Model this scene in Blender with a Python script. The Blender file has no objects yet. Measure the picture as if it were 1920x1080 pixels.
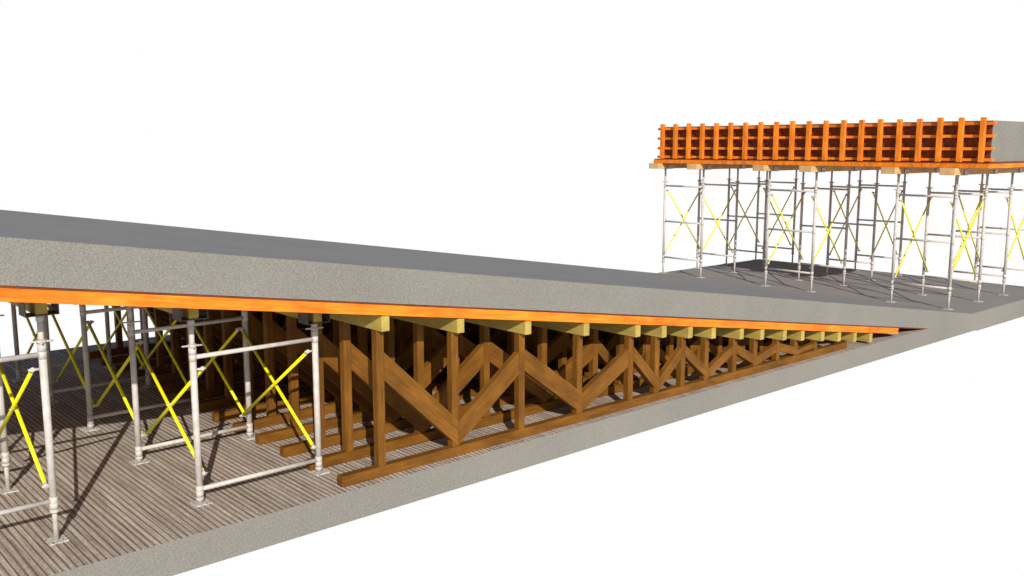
import bpy, bmesh, math, random
from mathutils import Vector, Matrix
random.seed(4)
scene = bpy.context.scene
col = scene.collection
R = math.radians

# ------------------------------------------------------------------ materials
def new_mat(name):
    m = bpy.data.materials.new(name); m.use_nodes = True
    nt = m.node_tree
    b = nt.nodes["Principled BSDF"]
    return m, nt, b

def ramp(nt, stops):
    r = nt.nodes.new("ShaderNodeValToRGB")
    els = r.color_ramp.elements
    els[0].position, els[0].color = stops[0][0], (*stops[0][1], 1)
    els[1].position, els[1].color = stops[-1][0], (*stops[-1][1], 1)
    for p, c in stops[1:-1]:
        e = els.new(p); e.color = (*c, 1)
    return r

def coords(nt, scale=(1, 1, 1), rnd=True):
    tc = nt.nodes.new("ShaderNodeTexCoord")
    mp = nt.nodes.new("ShaderNodeMapping")
    mp.inputs["Scale"].default_value = scale
    if rnd:
        oi = nt.nodes.new("ShaderNodeObjectInfo")
        ad = nt.nodes.new("ShaderNodeVectorMath"); ad.operation = 'MULTIPLY_ADD'
        cb = nt.nodes.new("ShaderNodeCombineXYZ")
        for i in range(3): nt.links.new(oi.outputs["Random"], cb.inputs[i])
        nt.links.new(cb.outputs[0], ad.inputs[0])
        ad.inputs[1].default_value = (37, 17, 23)
        nt.links.new(tc.outputs["Object"], ad.inputs[2])
        nt.links.new(ad.outputs[0], mp.inputs[0])
    else:
        nt.links.new(tc.outputs["Object"], mp.inputs[0])
    return mp

def noise(nt, mp, scale, detail=4, rough=.6, dist=0):
    n = nt.nodes.new("ShaderNodeTexNoise")
    n.inputs["Scale"].default_value = scale
    n.inputs["Detail"].default_value = detail
    n.inputs["Roughness"].default_value = rough
    n.inputs["Distortion"].default_value = dist
    nt.links.new(mp.outputs[0], n.inputs["Vector"])
    return n

def bump(nt, b, src, strength, dist=.01):
    bp = nt.nodes.new("ShaderNodeBump")
    bp.inputs["Strength"].default_value = strength
    bp.inputs["Distance"].default_value = dist
    nt.links.new(src, bp.inputs["Height"])
    nt.links.new(bp.outputs[0], b.inputs["Normal"])

def mixc(nt, a, bb, mode='MULTIPLY', fac=1.0):
    m = nt.nodes.new("ShaderNodeMix"); m.data_type = 'RGBA'; m.blend_type = mode
    m.inputs[0].default_value = fac
    nt.links.new(a, m.inputs[6]); nt.links.new(bb, m.inputs[7])
    return m

def concrete(name, lo, hi, sc=85, bs=.12):
    m, nt, b = new_mat(name)
    mp = coords(nt, rnd=False)
    n1 = noise(nt, mp, sc, 2, .55)
    n2 = noise(nt, mp, .9, 4, .6)
    r1 = ramp(nt, [(.33, lo), (.5, tuple((l+h)/2 for l, h in zip(lo, hi))), (.68, hi)])
    r2 = ramp(nt, [(.25, (.9, .9, .91)), (.75, (1.05, 1.045, 1.03))])
    nt.links.new(n1.outputs[0], r1.inputs[0]); nt.links.new(n2.outputs[0], r2.inputs[0])
    mx = mixc(nt, r1.outputs[0], r2.outputs[0])
    nt.links.new(mx.outputs[2], b.inputs["Base Color"])
    b.inputs["Roughness"].default_value = .9
    b.inputs["Specular IOR Level"].default_value = .2
    bump(nt, b, n1.outputs[0], bs, .005)
    return m

def wood(name, dark, light, gscale=(1.6, 30, 30), bs=.2, rough=.7, spec=.2, var=.2):
    m, nt, b = new_mat(name)
    mp = coords(nt, gscale)
    n1 = noise(nt, mp, 1.6, 5, .6, .5)
    mp2 = coords(nt, (1.6, 3.5, 3.5))
    n2 = noise(nt, mp2, 1.5, 4, .55)
    r1 = ramp(nt, [(.3, dark), (.7, light)])
    r2 = ramp(nt, [(.35, (1-var,)*3), (.65, (1+var*.5,)*3)])
    nt.links.new(n1.outputs[0], r1.inputs[0]); nt.links.new(n2.outputs[0], r2.inputs[0])
    mx = mixc(nt, r1.outputs[0], r2.outputs[0])
    nt.links.new(mx.outputs[2], b.inputs["Base Color"])
    b.inputs["Roughness"].default_value = rough
    b.inputs["Specular IOR Level"].default_value = spec
    bump(nt, b, n1.outputs[0], bs, .003)
    return m

def metal(name, lo, hi, met=.0, rough=.55, thread=False):
    m, nt, b = new_mat(name)
    mp = coords(nt)
    n = noise(nt, mp, 14, 4, .6)
    r = ramp(nt, [(.3, lo), (.7, hi)])
    nt.links.new(n.outputs[0], r.inputs[0])
    nt.links.new(r.outputs[0], b.inputs["Base Color"])
    b.inputs["Metallic"].default_value = met
    b.inputs["Roughness"].default_value = rough
    b.inputs["Specular IOR Level"].default_value = .3
    if thread:
        w = nt.nodes.new("ShaderNodeTexWave"); w.bands_direction = 'Z'
        w.inputs["Scale"].default_value = 22
        mp2 = coords(nt, rnd=False)
        nt.links.new(mp2.outputs[0], w.inputs["Vector"])
        bump(nt, b, w.outputs[0], .6, .004)
    return m

M_side = concrete("concrete_cast", (.16, .152, .135), (.262, .249, .223))
M_top = concrete("concrete_troweled", (.225, .22, .218), (.28, .275, .272), 70, .1)
M_orange = wood("orange_formwork_timber", (.66, .14, .008), (.88, .26, .02), var=.30)
M_ply = wood("red_plywood", (.12, .025, .005), (.22, .05, .010), (2, 10, 10))
M_brown = wood("brown_timber", (.125, .047, .004), (.21, .086, .009), (2.2, 34, 34), var=.3)
M_yellow = wood("pale_yellow_timber", (.35, .25, .055), (.48, .36, .09))
M_pale = wood("pale_beam_timber", (.48, .29, .12), (.64, .43, .20))
M_steel = metal("galvanised_steel", (.43, .395, .365), (.57, .53, .49))
M_screw = metal("threaded_steel", (.43, .395, .365), (.57, .53, .49), thread=True)
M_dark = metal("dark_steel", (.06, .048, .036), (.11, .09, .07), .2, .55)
M_brace = metal("yellow_painted_steel", (.74, .68, .005), (.88, .81, .008), 0, .45)

M_plate, nt, b = new_mat("weathered_base_plate")
mp = coords(nt); n = noise(nt, mp, 60, 3, .7, .6)
r = ramp(nt, [(.40, (.10, .09, .08)), (.5, (.6, .57, .53))]); nt.links.new(n.outputs[0], r.inputs[0])
nt.links.new(r.outputs[0], b.inputs["Base Color"]); b.inputs["Roughness"].default_value = .7

M_floor, nt, b = new_mat("ribbed_board_surface")
mp = coords(nt, (1, .022, 1), rnd=False)
n1 = noise(nt, mp, 55, 5, .7, .08)
n3 = noise(nt, mp, 9, 4, .65, .1)
mpp = coords(nt, (1, .4, 1), rnd=False)
n4 = noise(nt, mpp, 44, 4, .7)
w = nt.nodes.new("ShaderNodeTexWave"); w.bands_direction = 'X'
w.inputs["Scale"].default_value = 5.8; w.inputs["Distortion"].default_value = 1.2
w.inputs["Detail"].default_value = 3; w.inputs["Detail Scale"].default_value = 2.0
nt.links.new(mp.outputs[0], w.inputs["Vector"])
r1 = ramp(nt, [(.36, (.25, .20, .165)), (.47, (.43, .36, .305)), (.64, (.60, .53, .46))])
r2 = ramp(nt, [(.0, (.26, .235, .22)), (.18, (.90, .89, .88)), (.9, (1.08, 1.08, 1.08))])
r3 = ramp(nt, [(.36, (.80, .785, .77)), (.62, (1.1, 1.1, 1.10))])
r4 = ramp(nt, [(.36, (.78, .77, .76)), (.6, (1.08, 1.08, 1.08))])
for a_, b_ in ((n1, r1), (w, r2), (n3, r3), (n4, r4)): nt.links.new(a_.outputs[0], b_.inputs[0])
mx = mixc(nt, r1.outputs[0], r2.outputs[0]); mx2 = mixc(nt, mx.outputs[2], r3.outputs[0]); mx3 = mixc(nt, mx2.outputs[2], r4.outputs[0])
nt.links.new(mx3.outputs[2], b.inputs["Base Color"]); b.inputs["Roughness"].default_value = .85
b.inputs["Specular IOR Level"].default_value = .15
bump(nt, b, mx.outputs[2], .3, .008)

# ------------------------------------------------------------------ helpers
def add_obj(name, me, loc=(0, 0, 0), rot=(0, 0, 0), parent=None):
    o = bpy.data.objects.new(name, me)
    o.location = loc; o.rotation_euler = rot
    if parent is not None: o.parent = parent
    col.objects.link(o)
    return o

def tag(o, label, cat, group=None, kind=None):
    o["label"] = label; o["category"] = cat
    if group: o["group"] = group
    if kind: o["kind"] = kind
    return o

def bm_box(bm, x0, x1, y0, y1, z0, z1, mi=0):
    v = [bm.verts.new((x, y, z)) for x in (x0, x1) for y in (y0, y1) for z in (z0, z1)]
    fs = [(0, 1, 3, 2), (4, 6, 7, 5), (0, 4, 5, 1), (2, 3, 7, 6), (0, 2, 6, 4), (1, 5, 7, 3)]
    for f in fs:
        fc = bm.faces.new([v[i] for i in f]); fc.material_index = mi

def bm_tube(bm, p, q, r, seg=14, r2=None):
    p, q = Vector(p), Vector(q); d = q - p; L = d.length
    M = Matrix.Translation((p+q)/2) @ d.to_track_quat('Z', 'Y').to_matrix().to_4x4()
    res = bmesh.ops.create_cone(bm, cap_ends=True, segments=seg, radius1=r, radius2=r if r2 is None else r2, depth=L, matrix=M)
    for v in res["verts"]:
        for f in v.link_faces:
            if len(f.verts) == 4: f.smooth = True

def finish(bm, name, mats, bevel=0):
    bmesh.ops.recalc_face_normals(bm, faces=bm.faces)
    if bevel:
        bmesh.ops.bevel(bm, geom=list(bm.edges), offset=bevel, segments=1, affect='EDGES')
    me = bpy.data.meshes.new(name); bm.to_mesh(me); bm.free()
    for m in mats: me.materials.append(m)
    return me

_cache = {}
def beam_mesh(L, w, h, mat, name, bevel=.004):
    k = (round(L, 3), w, h, mat.name)
    if k not in _cache:
        bm = bmesh.new(); bm_box(bm, 0, L, -w/2, w/2, -h/2, h/2)
        _cache[k] = finish(bm, name, [mat], bevel)
    return _cache[k]

def prism(name, pts, y0, y1, mats, side_mi=0, face_mi=None):
    bm = bmesh.new()
    a = [bm.verts.new((x, y0, z)) for x, z in pts]; c = [bm.verts.new((x, y1, z)) for x, z in pts]
    bm.faces.new(a); bm.faces.new(c[::-1])
    n = len(pts)
    for i in range(n):
        f = bm.faces.new([a[i], a[(i+1) % n], c[(i+1) % n], c[i]])
        if face_mi: f.material_index = face_mi.get(i, 0)
    return finish(bm, name, mats)

# ------------------------------------------------------------------ setting
YF, YB = 7.28, 15.0
bm = bmesh.new(); bm_box(bm, -3, 18.40, YF+.004, 15.7, -.30, 0)
me = finish(bm, "ground", [M_side, M_floor])
for f in me.polygons:
    if f.normal.z > .9: f.material_index = 1
g = add_obj("ground", me)
g["kind"] = "structure"; g["label"] = "concrete slab with ribbed board surface under the ramp"; g["category"] = "ground"

SL = .1512
def zb(x): return 2.231 - SL*(x-1.63)
XE = 18.45
pts = [(-3, zb(-3)), (XE, zb(XE)), (22.7, -.31), (22.7, .05), (18.2, .05), (-3, zb(-3)+.352)]
me = prism("concrete_ramp", pts, YF, YB, [M_side, M_top], face_mi={3: 1, 4: 1})
o = add_obj("concrete_ramp", me)
tag(o, "grey concrete ramp slab sloping down onto a level landing", "ramp")

# ------------------------------------------------------------------ ramp formwork
fw = add_obj("ramp_formwork", None, (1.63, YF, zb(1.63)))
tag(fw, "orange timber and red plywood formwork beneath the sloping concrete ramp", "formwork")
ang = math.atan(SL)
x0, x1 = -2.9, 17.0
Ls = (x1-x0)/math.cos(ang)
bm = bmesh.new(); bm_box(bm, 0, Ls, 0, YB-YF, -.019, -.003)
me = finish(bm, "plywood_sheet", [M_ply])
add_obj("plywood_sheet", me, (x0-1.63, .012, zb(x0)-zb(1.63)), (0, ang, 0), fw)
mj = beam_mesh((15.24-x0)/math.cos(ang), .05, .098, M_orange, "joist", .002)
for i in range(14):
    add_obj("joist", mj, (x0-1.63, .027 + i*.585, zb(x0)-zb(1.63)-.069), (0, ang, 0), fw)
bm = bmesh.new(); bm_box(bm, 0, 22.6-18.5, 0, .05, -.012, -.001)
me = finish(bm, "edge_strip", [M_ply])
add_obj("edge_strip", me, (18.5-1.63, .01, -.31-zb(1.63)), (0, 0, 0), fw)

# ------------------------------------------------------------------ timber beams over trusses
JX = [4.88, 5.79, 6.72, 7.63, 8.53, 9.03, 9.56, 10.06, 10.7, 11.2, 11.78, 12.26, 12.83, 13.33, 13.82, 14.34]
JH, JW = .15, .09
for x in JX:
    zt = zb(x) - .124
    me = beam_mesh(YB-YF-.05, JW, JH, M_yellow, "timber_beam")
    o = add_obj("timber_beam", me, (x, YF+.02, zt-JH/2), (0, 0, R(90)))
    tag(o, "pale yellow timber cross beam carrying the orange ramp formwork", "beam", "timber beams under the ramp")

# ------------------------------------------------------------------ trusses
def ztop(x): return zb(x) - .124 - JH
PX = [x for x in JX if ztop(x) > .22]
CH = .105
ty = [7.445] + [7.485 + .555*k for k in range(1, 14)]
PW = .085
def diag_mesh(p, q, vh, th):
    a = math.atan2(q[1]-p[1], q[0]-p[0])
    c, s = math.cos(-a), math.sin(-a)
    def loc(x, z):
        dx, dz = x-p[0], z-p[1]
        return (dx*c - dz*s, dx*s + dz*c)
    pp = [loc(*p), loc(*q), loc(q[0], q[1]+vh), loc(p[0], p[1]+vh)]
    return prism("diagonal_brace", pp, -th/2, th/2, [M_brown]), a
diags = []
for i in range(len(PX)-1):
    down = (i % 2 == 0)
    # the foot laps over the post, the head butts against the post
    if down: xa, xb = PX[i]+PW/2-.004, PX[i+1]+.03
    else:    xa, xb = PX[i]+.034, PX[i+1]-PW/2+.004
    xt = xa if down else xb
    top = ztop(xt) - (.22 if down else .26)*ztop(xt)/1.46
    dx = xb-xa
    slope = math.atan2(top-CH-.15, dx)
    wd = .19 if dx > .7 else .12
    vh = min(wd/math.cos(slope), .62*(top-CH))
    if down: p, q = (xa, top-vh), (xb, CH+.001)
    else:    p, q = (xa, CH+.001), (xb, top-vh)
    me, a = diag_mesh(p, q, vh, .093 if down else .070)
    diags.append((me, p, a))
for k, y in enumerate(ty):
    xs = 4.42 if k != 9 else 4.54
    t = add_obj("timber_truss", None, (xs, y, 0))
    tag(t, "brown timber truss with posts and diagonals standing on the slab", "truss", "timber trusses under the ramp")
    L = 13.75 - xs
    add_obj("bottom_chord", beam_mesh(L, PW+.012, CH, M_brown, "bottom_chord"), (0, 0, CH/2+.002), (0, 0, 0), t)
    for x in PX:
        h = ztop(x)-CH-.003
        add_obj("post", beam_mesh(h, PW, PW, M_brown, "post"), (x-xs, 0, CH+.002), (0, R(-90), 0), t)
    for me, p, a in diags:
        add_obj("diagonal_brace", me, (p[0]-xs, 0, p[1]+.002), (0, -a, 0), t)

# ------------------------------------------------------------------ shoring frames
def mk(name, fn, mats, key):
    if key not in _cache:
        bm = bmesh.new(); fn(bm); _cache[key] = finish(bm, name, mats)
    return _cache[key]

def shoring_frame(loc, w, z0, z1, bars, uh_z, rotz, uw, ul, label, group, uhmat):
    f = add_obj("shoring_frame", None, loc, (0, 0, rotz))
    tag(f, label, "scaffold frame", group)
    def leg(bm):
        bm_tube(bm, (0, 0, z0), (0, 0, z1), .030, 16)
        bm_tube(bm, (0, 0, z0-.004), (0, 0, z0+.05), .034, 16)
        bm_tube(bm, (0, 0, z1-.06), (0, 0, z1+.004), .034, 16)
        for z in bars: bm_tube(bm, (0, 0, z-.035), (0, 0, z+.035), .0335, 16)
    def bar(bm): bm_tube(bm, (.028, 0, 0), (w-.028, 0, 0), .021, 12)
    def jl(bm):
        bm_tube(bm, (0, 0, .01), (0, 0, z0+.1), .021, 12)
        bm_tube(bm, (0, 0, z0-.035), (0, 0, z0-.005), .038, 8)
    def ju(bm):
        bm_tube(bm, (0, 0, z1-.05), (0, 0, uh_z), .023, 12)
        bm_tube(bm, (0, 0, z1+.006), (0, 0, z1+.035), .038, 8)
        bm_tube(bm, (-.085, .02, z1+.02), (.085, -.02, z1+.02), .008, 8)
        bm_tube(bm, (-.02, -.075, z1+.02), (.02, .075, z1+.02), .008, 8)
        bm_tube(bm, (0, 0, uh_z-.04), (0, 0, uh_z), .03, 12)
    def pl(bm): bm_box(bm, -.075, .075, -.075, .075, .001, .011)
    def uh(bm):
        a, l = uw/2, ul/2
        bm_box(bm, -a, a, -l, l, uh_z, uh_z+.008)
        bm_box(bm, -a, -a+.008, -l, l, uh_z+.008, uh_z+.10)
        bm_box(bm, a-.008, a, -l, l, uh_z+.008, uh_z+.10)
    k = (w, z0, z1, tuple(bars), round(uh_z, 3), uw, ul)
    for x in (0, w):
        add_obj("leg", mk("leg", leg, [M_steel], ("leg",)+k), (x, 0, 0), parent=f)
        add_obj("base_jack", mk("base_jack", jl, [M_screw], ("jl",)+k), (x, 0, 0), parent=f)
        add_obj("base_plate", mk("base_plate", pl, [M_plate], ("pl",)), (x, 0, 0), parent=f)
    for z in bars:
        add_obj("crossbar", mk("crossbar", bar, [M_steel], ("bar", w)), (0, 0, z), parent=f)
    return f, ju, uh, k

def cross_brace(p_lo, p_hi, q_lo, q_hi, off, label, group):
    P = Vector(p_lo); o = add_obj("cross_brace", None, p_lo)
    tag(o, label, "cross brace", group)
    off = Vector(off)
    for i, (a, c) in enumerate(((p_lo, q_hi), (p_hi, q_lo))):
        a = Vector(a)-P; c = Vector(c)-P
        sh = off*(0.0 if i == 0 else .034)
        d = (c-a).normalized()
        key = ("br", tuple(round(v, 2) for v in a), tuple(round(v, 2) for v in c), tuple(off))
        def fn(bm, a=a, c=c, sh=sh): bm_tube(bm, a+sh, c+sh, .0165, 10)
        add_obj("brace_bar", mk("brace_bar", fn, [M_brace], key), (0, 0, 0), parent=o)
        for j, (e, s) in enumerate(((a, 1), (c, -1))):
            def en(bm, e=e, s=s, sh=sh, d=d):
                bm_tube(bm, -off*.05, off*.03, .011, 8)
                bm_tube(bm, -d*s*.012, d*s*.03, .0185, 8)
            add_obj("brace_end", mk("brace_end", en, [M_steel], ("be",)+key+(j,)), e+sh, parent=o)
    def pin(bm, m=(Vector(p_lo)+Vector(q_hi))/2-P): bm_tube(bm, m-off*.02, m+off*.055, .01, 8)
    add_obj("centre_pin", mk("centre_pin", pin, [M_steel], ("pin", tuple(off), round(((Vector(q_hi)-P)/2).length, 2))), (0, 0, 0), parent=o)

GL = "shoring frames under the ramp"
lbl = "galvanised steel shoring frame with screw jacks under the ramp"
rowsY = [7.92 + 1.5*k for k in range(5)]
for xl, w, dz in ((.81, 1.22, .21), (3.25, 1.22, 0)):
    z0, z1 = .07+dz, 1.44+dz
    bars = (.135+dz, 1.355+dz)
    for y in rowsY:
        f, ju, uh, k = shoring_frame((xl, y, 0), w, z0, z1, bars, zb(xl+w)-.124-.16-.008, 0, .24, .16, lbl, GL, M_dark)
        for x in (0, w):
            z_seat = zb(xl+x)-.124-.15-.009
            def ju2(bm, zz=z_seat):
                bm_tube(bm, (0, 0, z1-.05), (0, 0, zz), .024, 12)
                bm_tube(bm, (0, 0, z1+.006), (0, 0, z1+.035), .038, 8)
                bm_tube(bm, (-.085, .02, z1+.02), (.085, -.02, z1+.02), .008, 8)
                bm_tube(bm, (-.02, -.075, z1+.02), (.02, .075, z1+.02), .008, 8)
                bm_tube(bm, (0, 0, zz-.05), (0, 0, zz), .031, 12)
            def uh2(bm, zz=z_seat):
                a, l = .125, .09
                bm_box(bm, -a, a, -l, l, zz, zz+.008)
                bm_box(bm, -a, -a+.008, -l, l, zz+.008, zz+.11)
                bm_box(bm, a-.008, a, -l, l, zz+.008, zz+.11)
            add_obj("head_jack", mk("head_jack", ju2, [M_screw], ("ju2", xl, x)), (x, 0, 0), parent=f)
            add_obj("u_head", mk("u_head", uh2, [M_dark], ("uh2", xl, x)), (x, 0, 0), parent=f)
    for i in range(4):
        for x, s in ((xl, 1), (xl+w, -1)):
            xx = x + s*.048
            ya, yb = rowsY[i], rowsY[i+1]
            cross_brace((xx, ya, .27+dz), (xx, ya, 1.24+dz), (xx, yb, .27+dz), (xx, yb, 1.24+dz), (s, 0, 0),
                        "yellow steel cross brace joining two shoring frames", "yellow cross braces")
    for x in (xl, xl+w):
        zt = zb(x)-.124
        me = beam_mesh(YB-7.84, .09, .15, M_yellow, "timber_beam")
        o = add_obj("timber_beam", me, (x, 7.845, zt-.076), (0, 0, R(90)))
        tag(o, "yellow timber beam resting in the shoring frame heads", "beam", "timber beams under the ramp")

# ------------------------------------------------------------------ landing towers and elevated formwork
G0 = .052
FY = [(7.79, 8.95), (10.77, 11.93), (13.75, 14.91)]
FX = [18.33, 19.72, 21.0, 22.38]
W2 = 1.16
US = 2.66-G0
lbl2 = "galvanised steel shoring frame standing on the concrete landing"
for ya, yb in FY:
    for x in FX:
        bars = (.41, 1.31, 2.19)
        f, ju, uh, k = shoring_frame((x, ya, G0), W2, .30, 2.27, bars, US, R(90), .33, .16, lbl2,
                                     "shoring frames on the landing", M_steel)
        for xx in (0, W2):
            add_obj("head_jack", mk("head_jack", ju, [M_screw], ("ju",)+k), (xx, 0, 0), parent=f)
            add_obj("u_head", mk("u_head", uh, [M_steel], ("uh",)+k), (xx, 0, 0), parent=f)
    for a, c in ((FX[0], FX[1]), (FX[2], FX[3])):
        for y, s in ((ya, 1), (yb, -1)):
            yy = y + s*.048
            cross_brace((a, yy, G0+.52), (a, yy, G0+2.08), (c, yy, G0+.52), (c, yy, G0+2.08), (0, s, 0),
                        "yellow steel cross brace on the landing scaffold", "yellow cross braces")
    for y in (ya, yb):
        o = add_obj("timber_beam", beam_mesh(22.75-17.9, .29, .13, M_pale, "timber_beam"), (17.86, y, G0+US+.008+.067), (0, 0, 0))
        tag(o, "pale timber beam resting in scaffold heads below elevated formwork", "beam", "timber beams under the elevated formwork")

ZD = G0+US+.008+.132+.002
YE = 15.03
dk = add_obj("deck_formwork", None, (18.0, 7.1, ZD))
tag(dk, "orange timber deck formwork carried by beams on steel shoring", "formwork")
n = 44; pw = (YE-7.1)/n
mp_ = beam_mesh(22.75-18.0, pw-.006, .085, M_orange, "deck_board", .003)
for i in range(n):
    add_obj("deck_board", mp_, (random.uniform(0, .008), (i+.5)*pw, .0425), (0, 0, 0), dk)
bm = bmesh.new(); bm_box(bm, .02, 4.72, .01, YE-7.1-.01, .087, .107)
add_obj("plywood_sheet", finish(bm, "plywood_sheet", [M_ply]), (0, 0, 0), parent=dk)
ZT = ZD+.109
bm = bmesh.new(); bm_box(bm, 18.23, 22.7, 7.17, 14.93, ZT, 3.68)
bmesh.ops.bevel(bm, geom=list(bm.edges), offset=.01, segments=1, affect='EDGES')
me = finish(bm, "concrete_block", [M_side])
o = add_obj("concrete_block", me); tag(o, "massive grey concrete block cast on the elevated formwork", "concrete block")

wf = add_obj("wall_formwork", None, (18.03, 7.17, ZT))
tag(wf, "orange timber wall formwork with red plywood against the concrete", "formwork")
bm = bmesh.new(); bm_box(bm, .178, .197, 0, 7.76, 0, 3.67-ZT)
add_obj("plywood_sheet", finish(bm, "plywood_sheet", [M_ply]), parent=wf)
for z in (2.955, 3.16, 3.395, 3.625):
    add_obj("waler", beam_mesh(7.91, .09, .055, M_orange, "waler"), (.13, -.075, z-ZT), (0, 0, R(90)), wf)
for i in range(20):
    y = .11 + i*(7.54/19)
    add_obj("stud", beam_mesh(3.74-ZT+random.uniform(-.008, .008), .085, .083, M_orange, "stud"), (.042, y, .002), (0, R(-90), 0), wf)

# ------------------------------------------------------------------ light
sd = Vector((.48, .877, 0)).normalized()*math.cos(R(26.8)); sd.z = -math.sin(R(26.8))
sl = bpy.data.lights.new("sun", 'SUN'); sl.energy = 5; sl.angle = R(.4); sl.color = (1, .95, .87)
so = bpy.data.objects.new("sun", sl); so.rotation_euler = sd.to_track_quat('-Z', 'Y').to_euler(); col.objects.link(so)
so.location = (0, 0, 20)

w = bpy.data.worlds.new("World"); scene.world = w; w.use_nodes = True
nt = w.node_tree; bg = nt.nodes["Background"]
sky = nt.nodes.new("ShaderNodeTexSky"); sky.sky_type = 'NISHITA'; sky.sun_disc = False
sky.sun_elevation = R(26.8); sky.sun_rotation = math.atan2(-.48, -.877)
sc = nt.nodes.new("ShaderNodeVectorMath"); sc.operation = 'SCALE'; sc.inputs["Scale"].default_value = .075
nt.links.new(sky.outputs[0], sc.inputs[0])
tc = nt.nodes.new("ShaderNodeTexCoord"); sp = nt.nodes.new("ShaderNodeSeparateXYZ")
nt.links.new(tc.outputs["Generated"], sp.inputs[0])
def mr(a, b_):
    m = nt.nodes.new("ShaderNodeMapRange"); m.interpolation_type = 'SMOOTHSTEP'
    m.inputs["From Min"].default_value = a; m.inputs["From Max"].default_value = b_
    nt.links.new(sp.outputs["Z"], m.inputs["Value"]); return m
up = mr(.18, .30); dn = mr(-.66, -.49)
m1 = nt.nodes.new("ShaderNodeMix"); m1.data_type = 'RGBA'
m1.inputs[6].default_value = (1, 1, 1, 1); nt.links.new(up.outputs[0], m1.inputs[0]); nt.links.new(sc.outputs[0], m1.inputs[7])
m2 = nt.nodes.new("ShaderNodeMix"); m2.data_type = 'RGBA'
m2.inputs[6].default_value = (.13, .12, .11, 1); nt.links.new(dn.outputs[0], m2.inputs[0]); nt.links.new(m1.outputs[2], m2.inputs[7])
nt.links.new(m2.outputs[2], bg.inputs["Color"]); bg.inputs["Strength"].default_value = 1.0

# ------------------------------------------------------------------ camera
cam = bpy.data.cameras.new("camera"); cam.lens = 1750/1920*36; cam.sensor_width = 36; cam.clip_end = 500
co = bpy.data.objects.new("camera", cam); co.location = (0, 0, 3.2)
co.rotation_euler = (R(90-8.61), 0, R(-41.6)); col.objects.link(co)
scene.camera = co
scene.view_settings.view_transform = 'Standard'
scene.view_settings.look = 'None'
scene.view_settings.exposure = 0
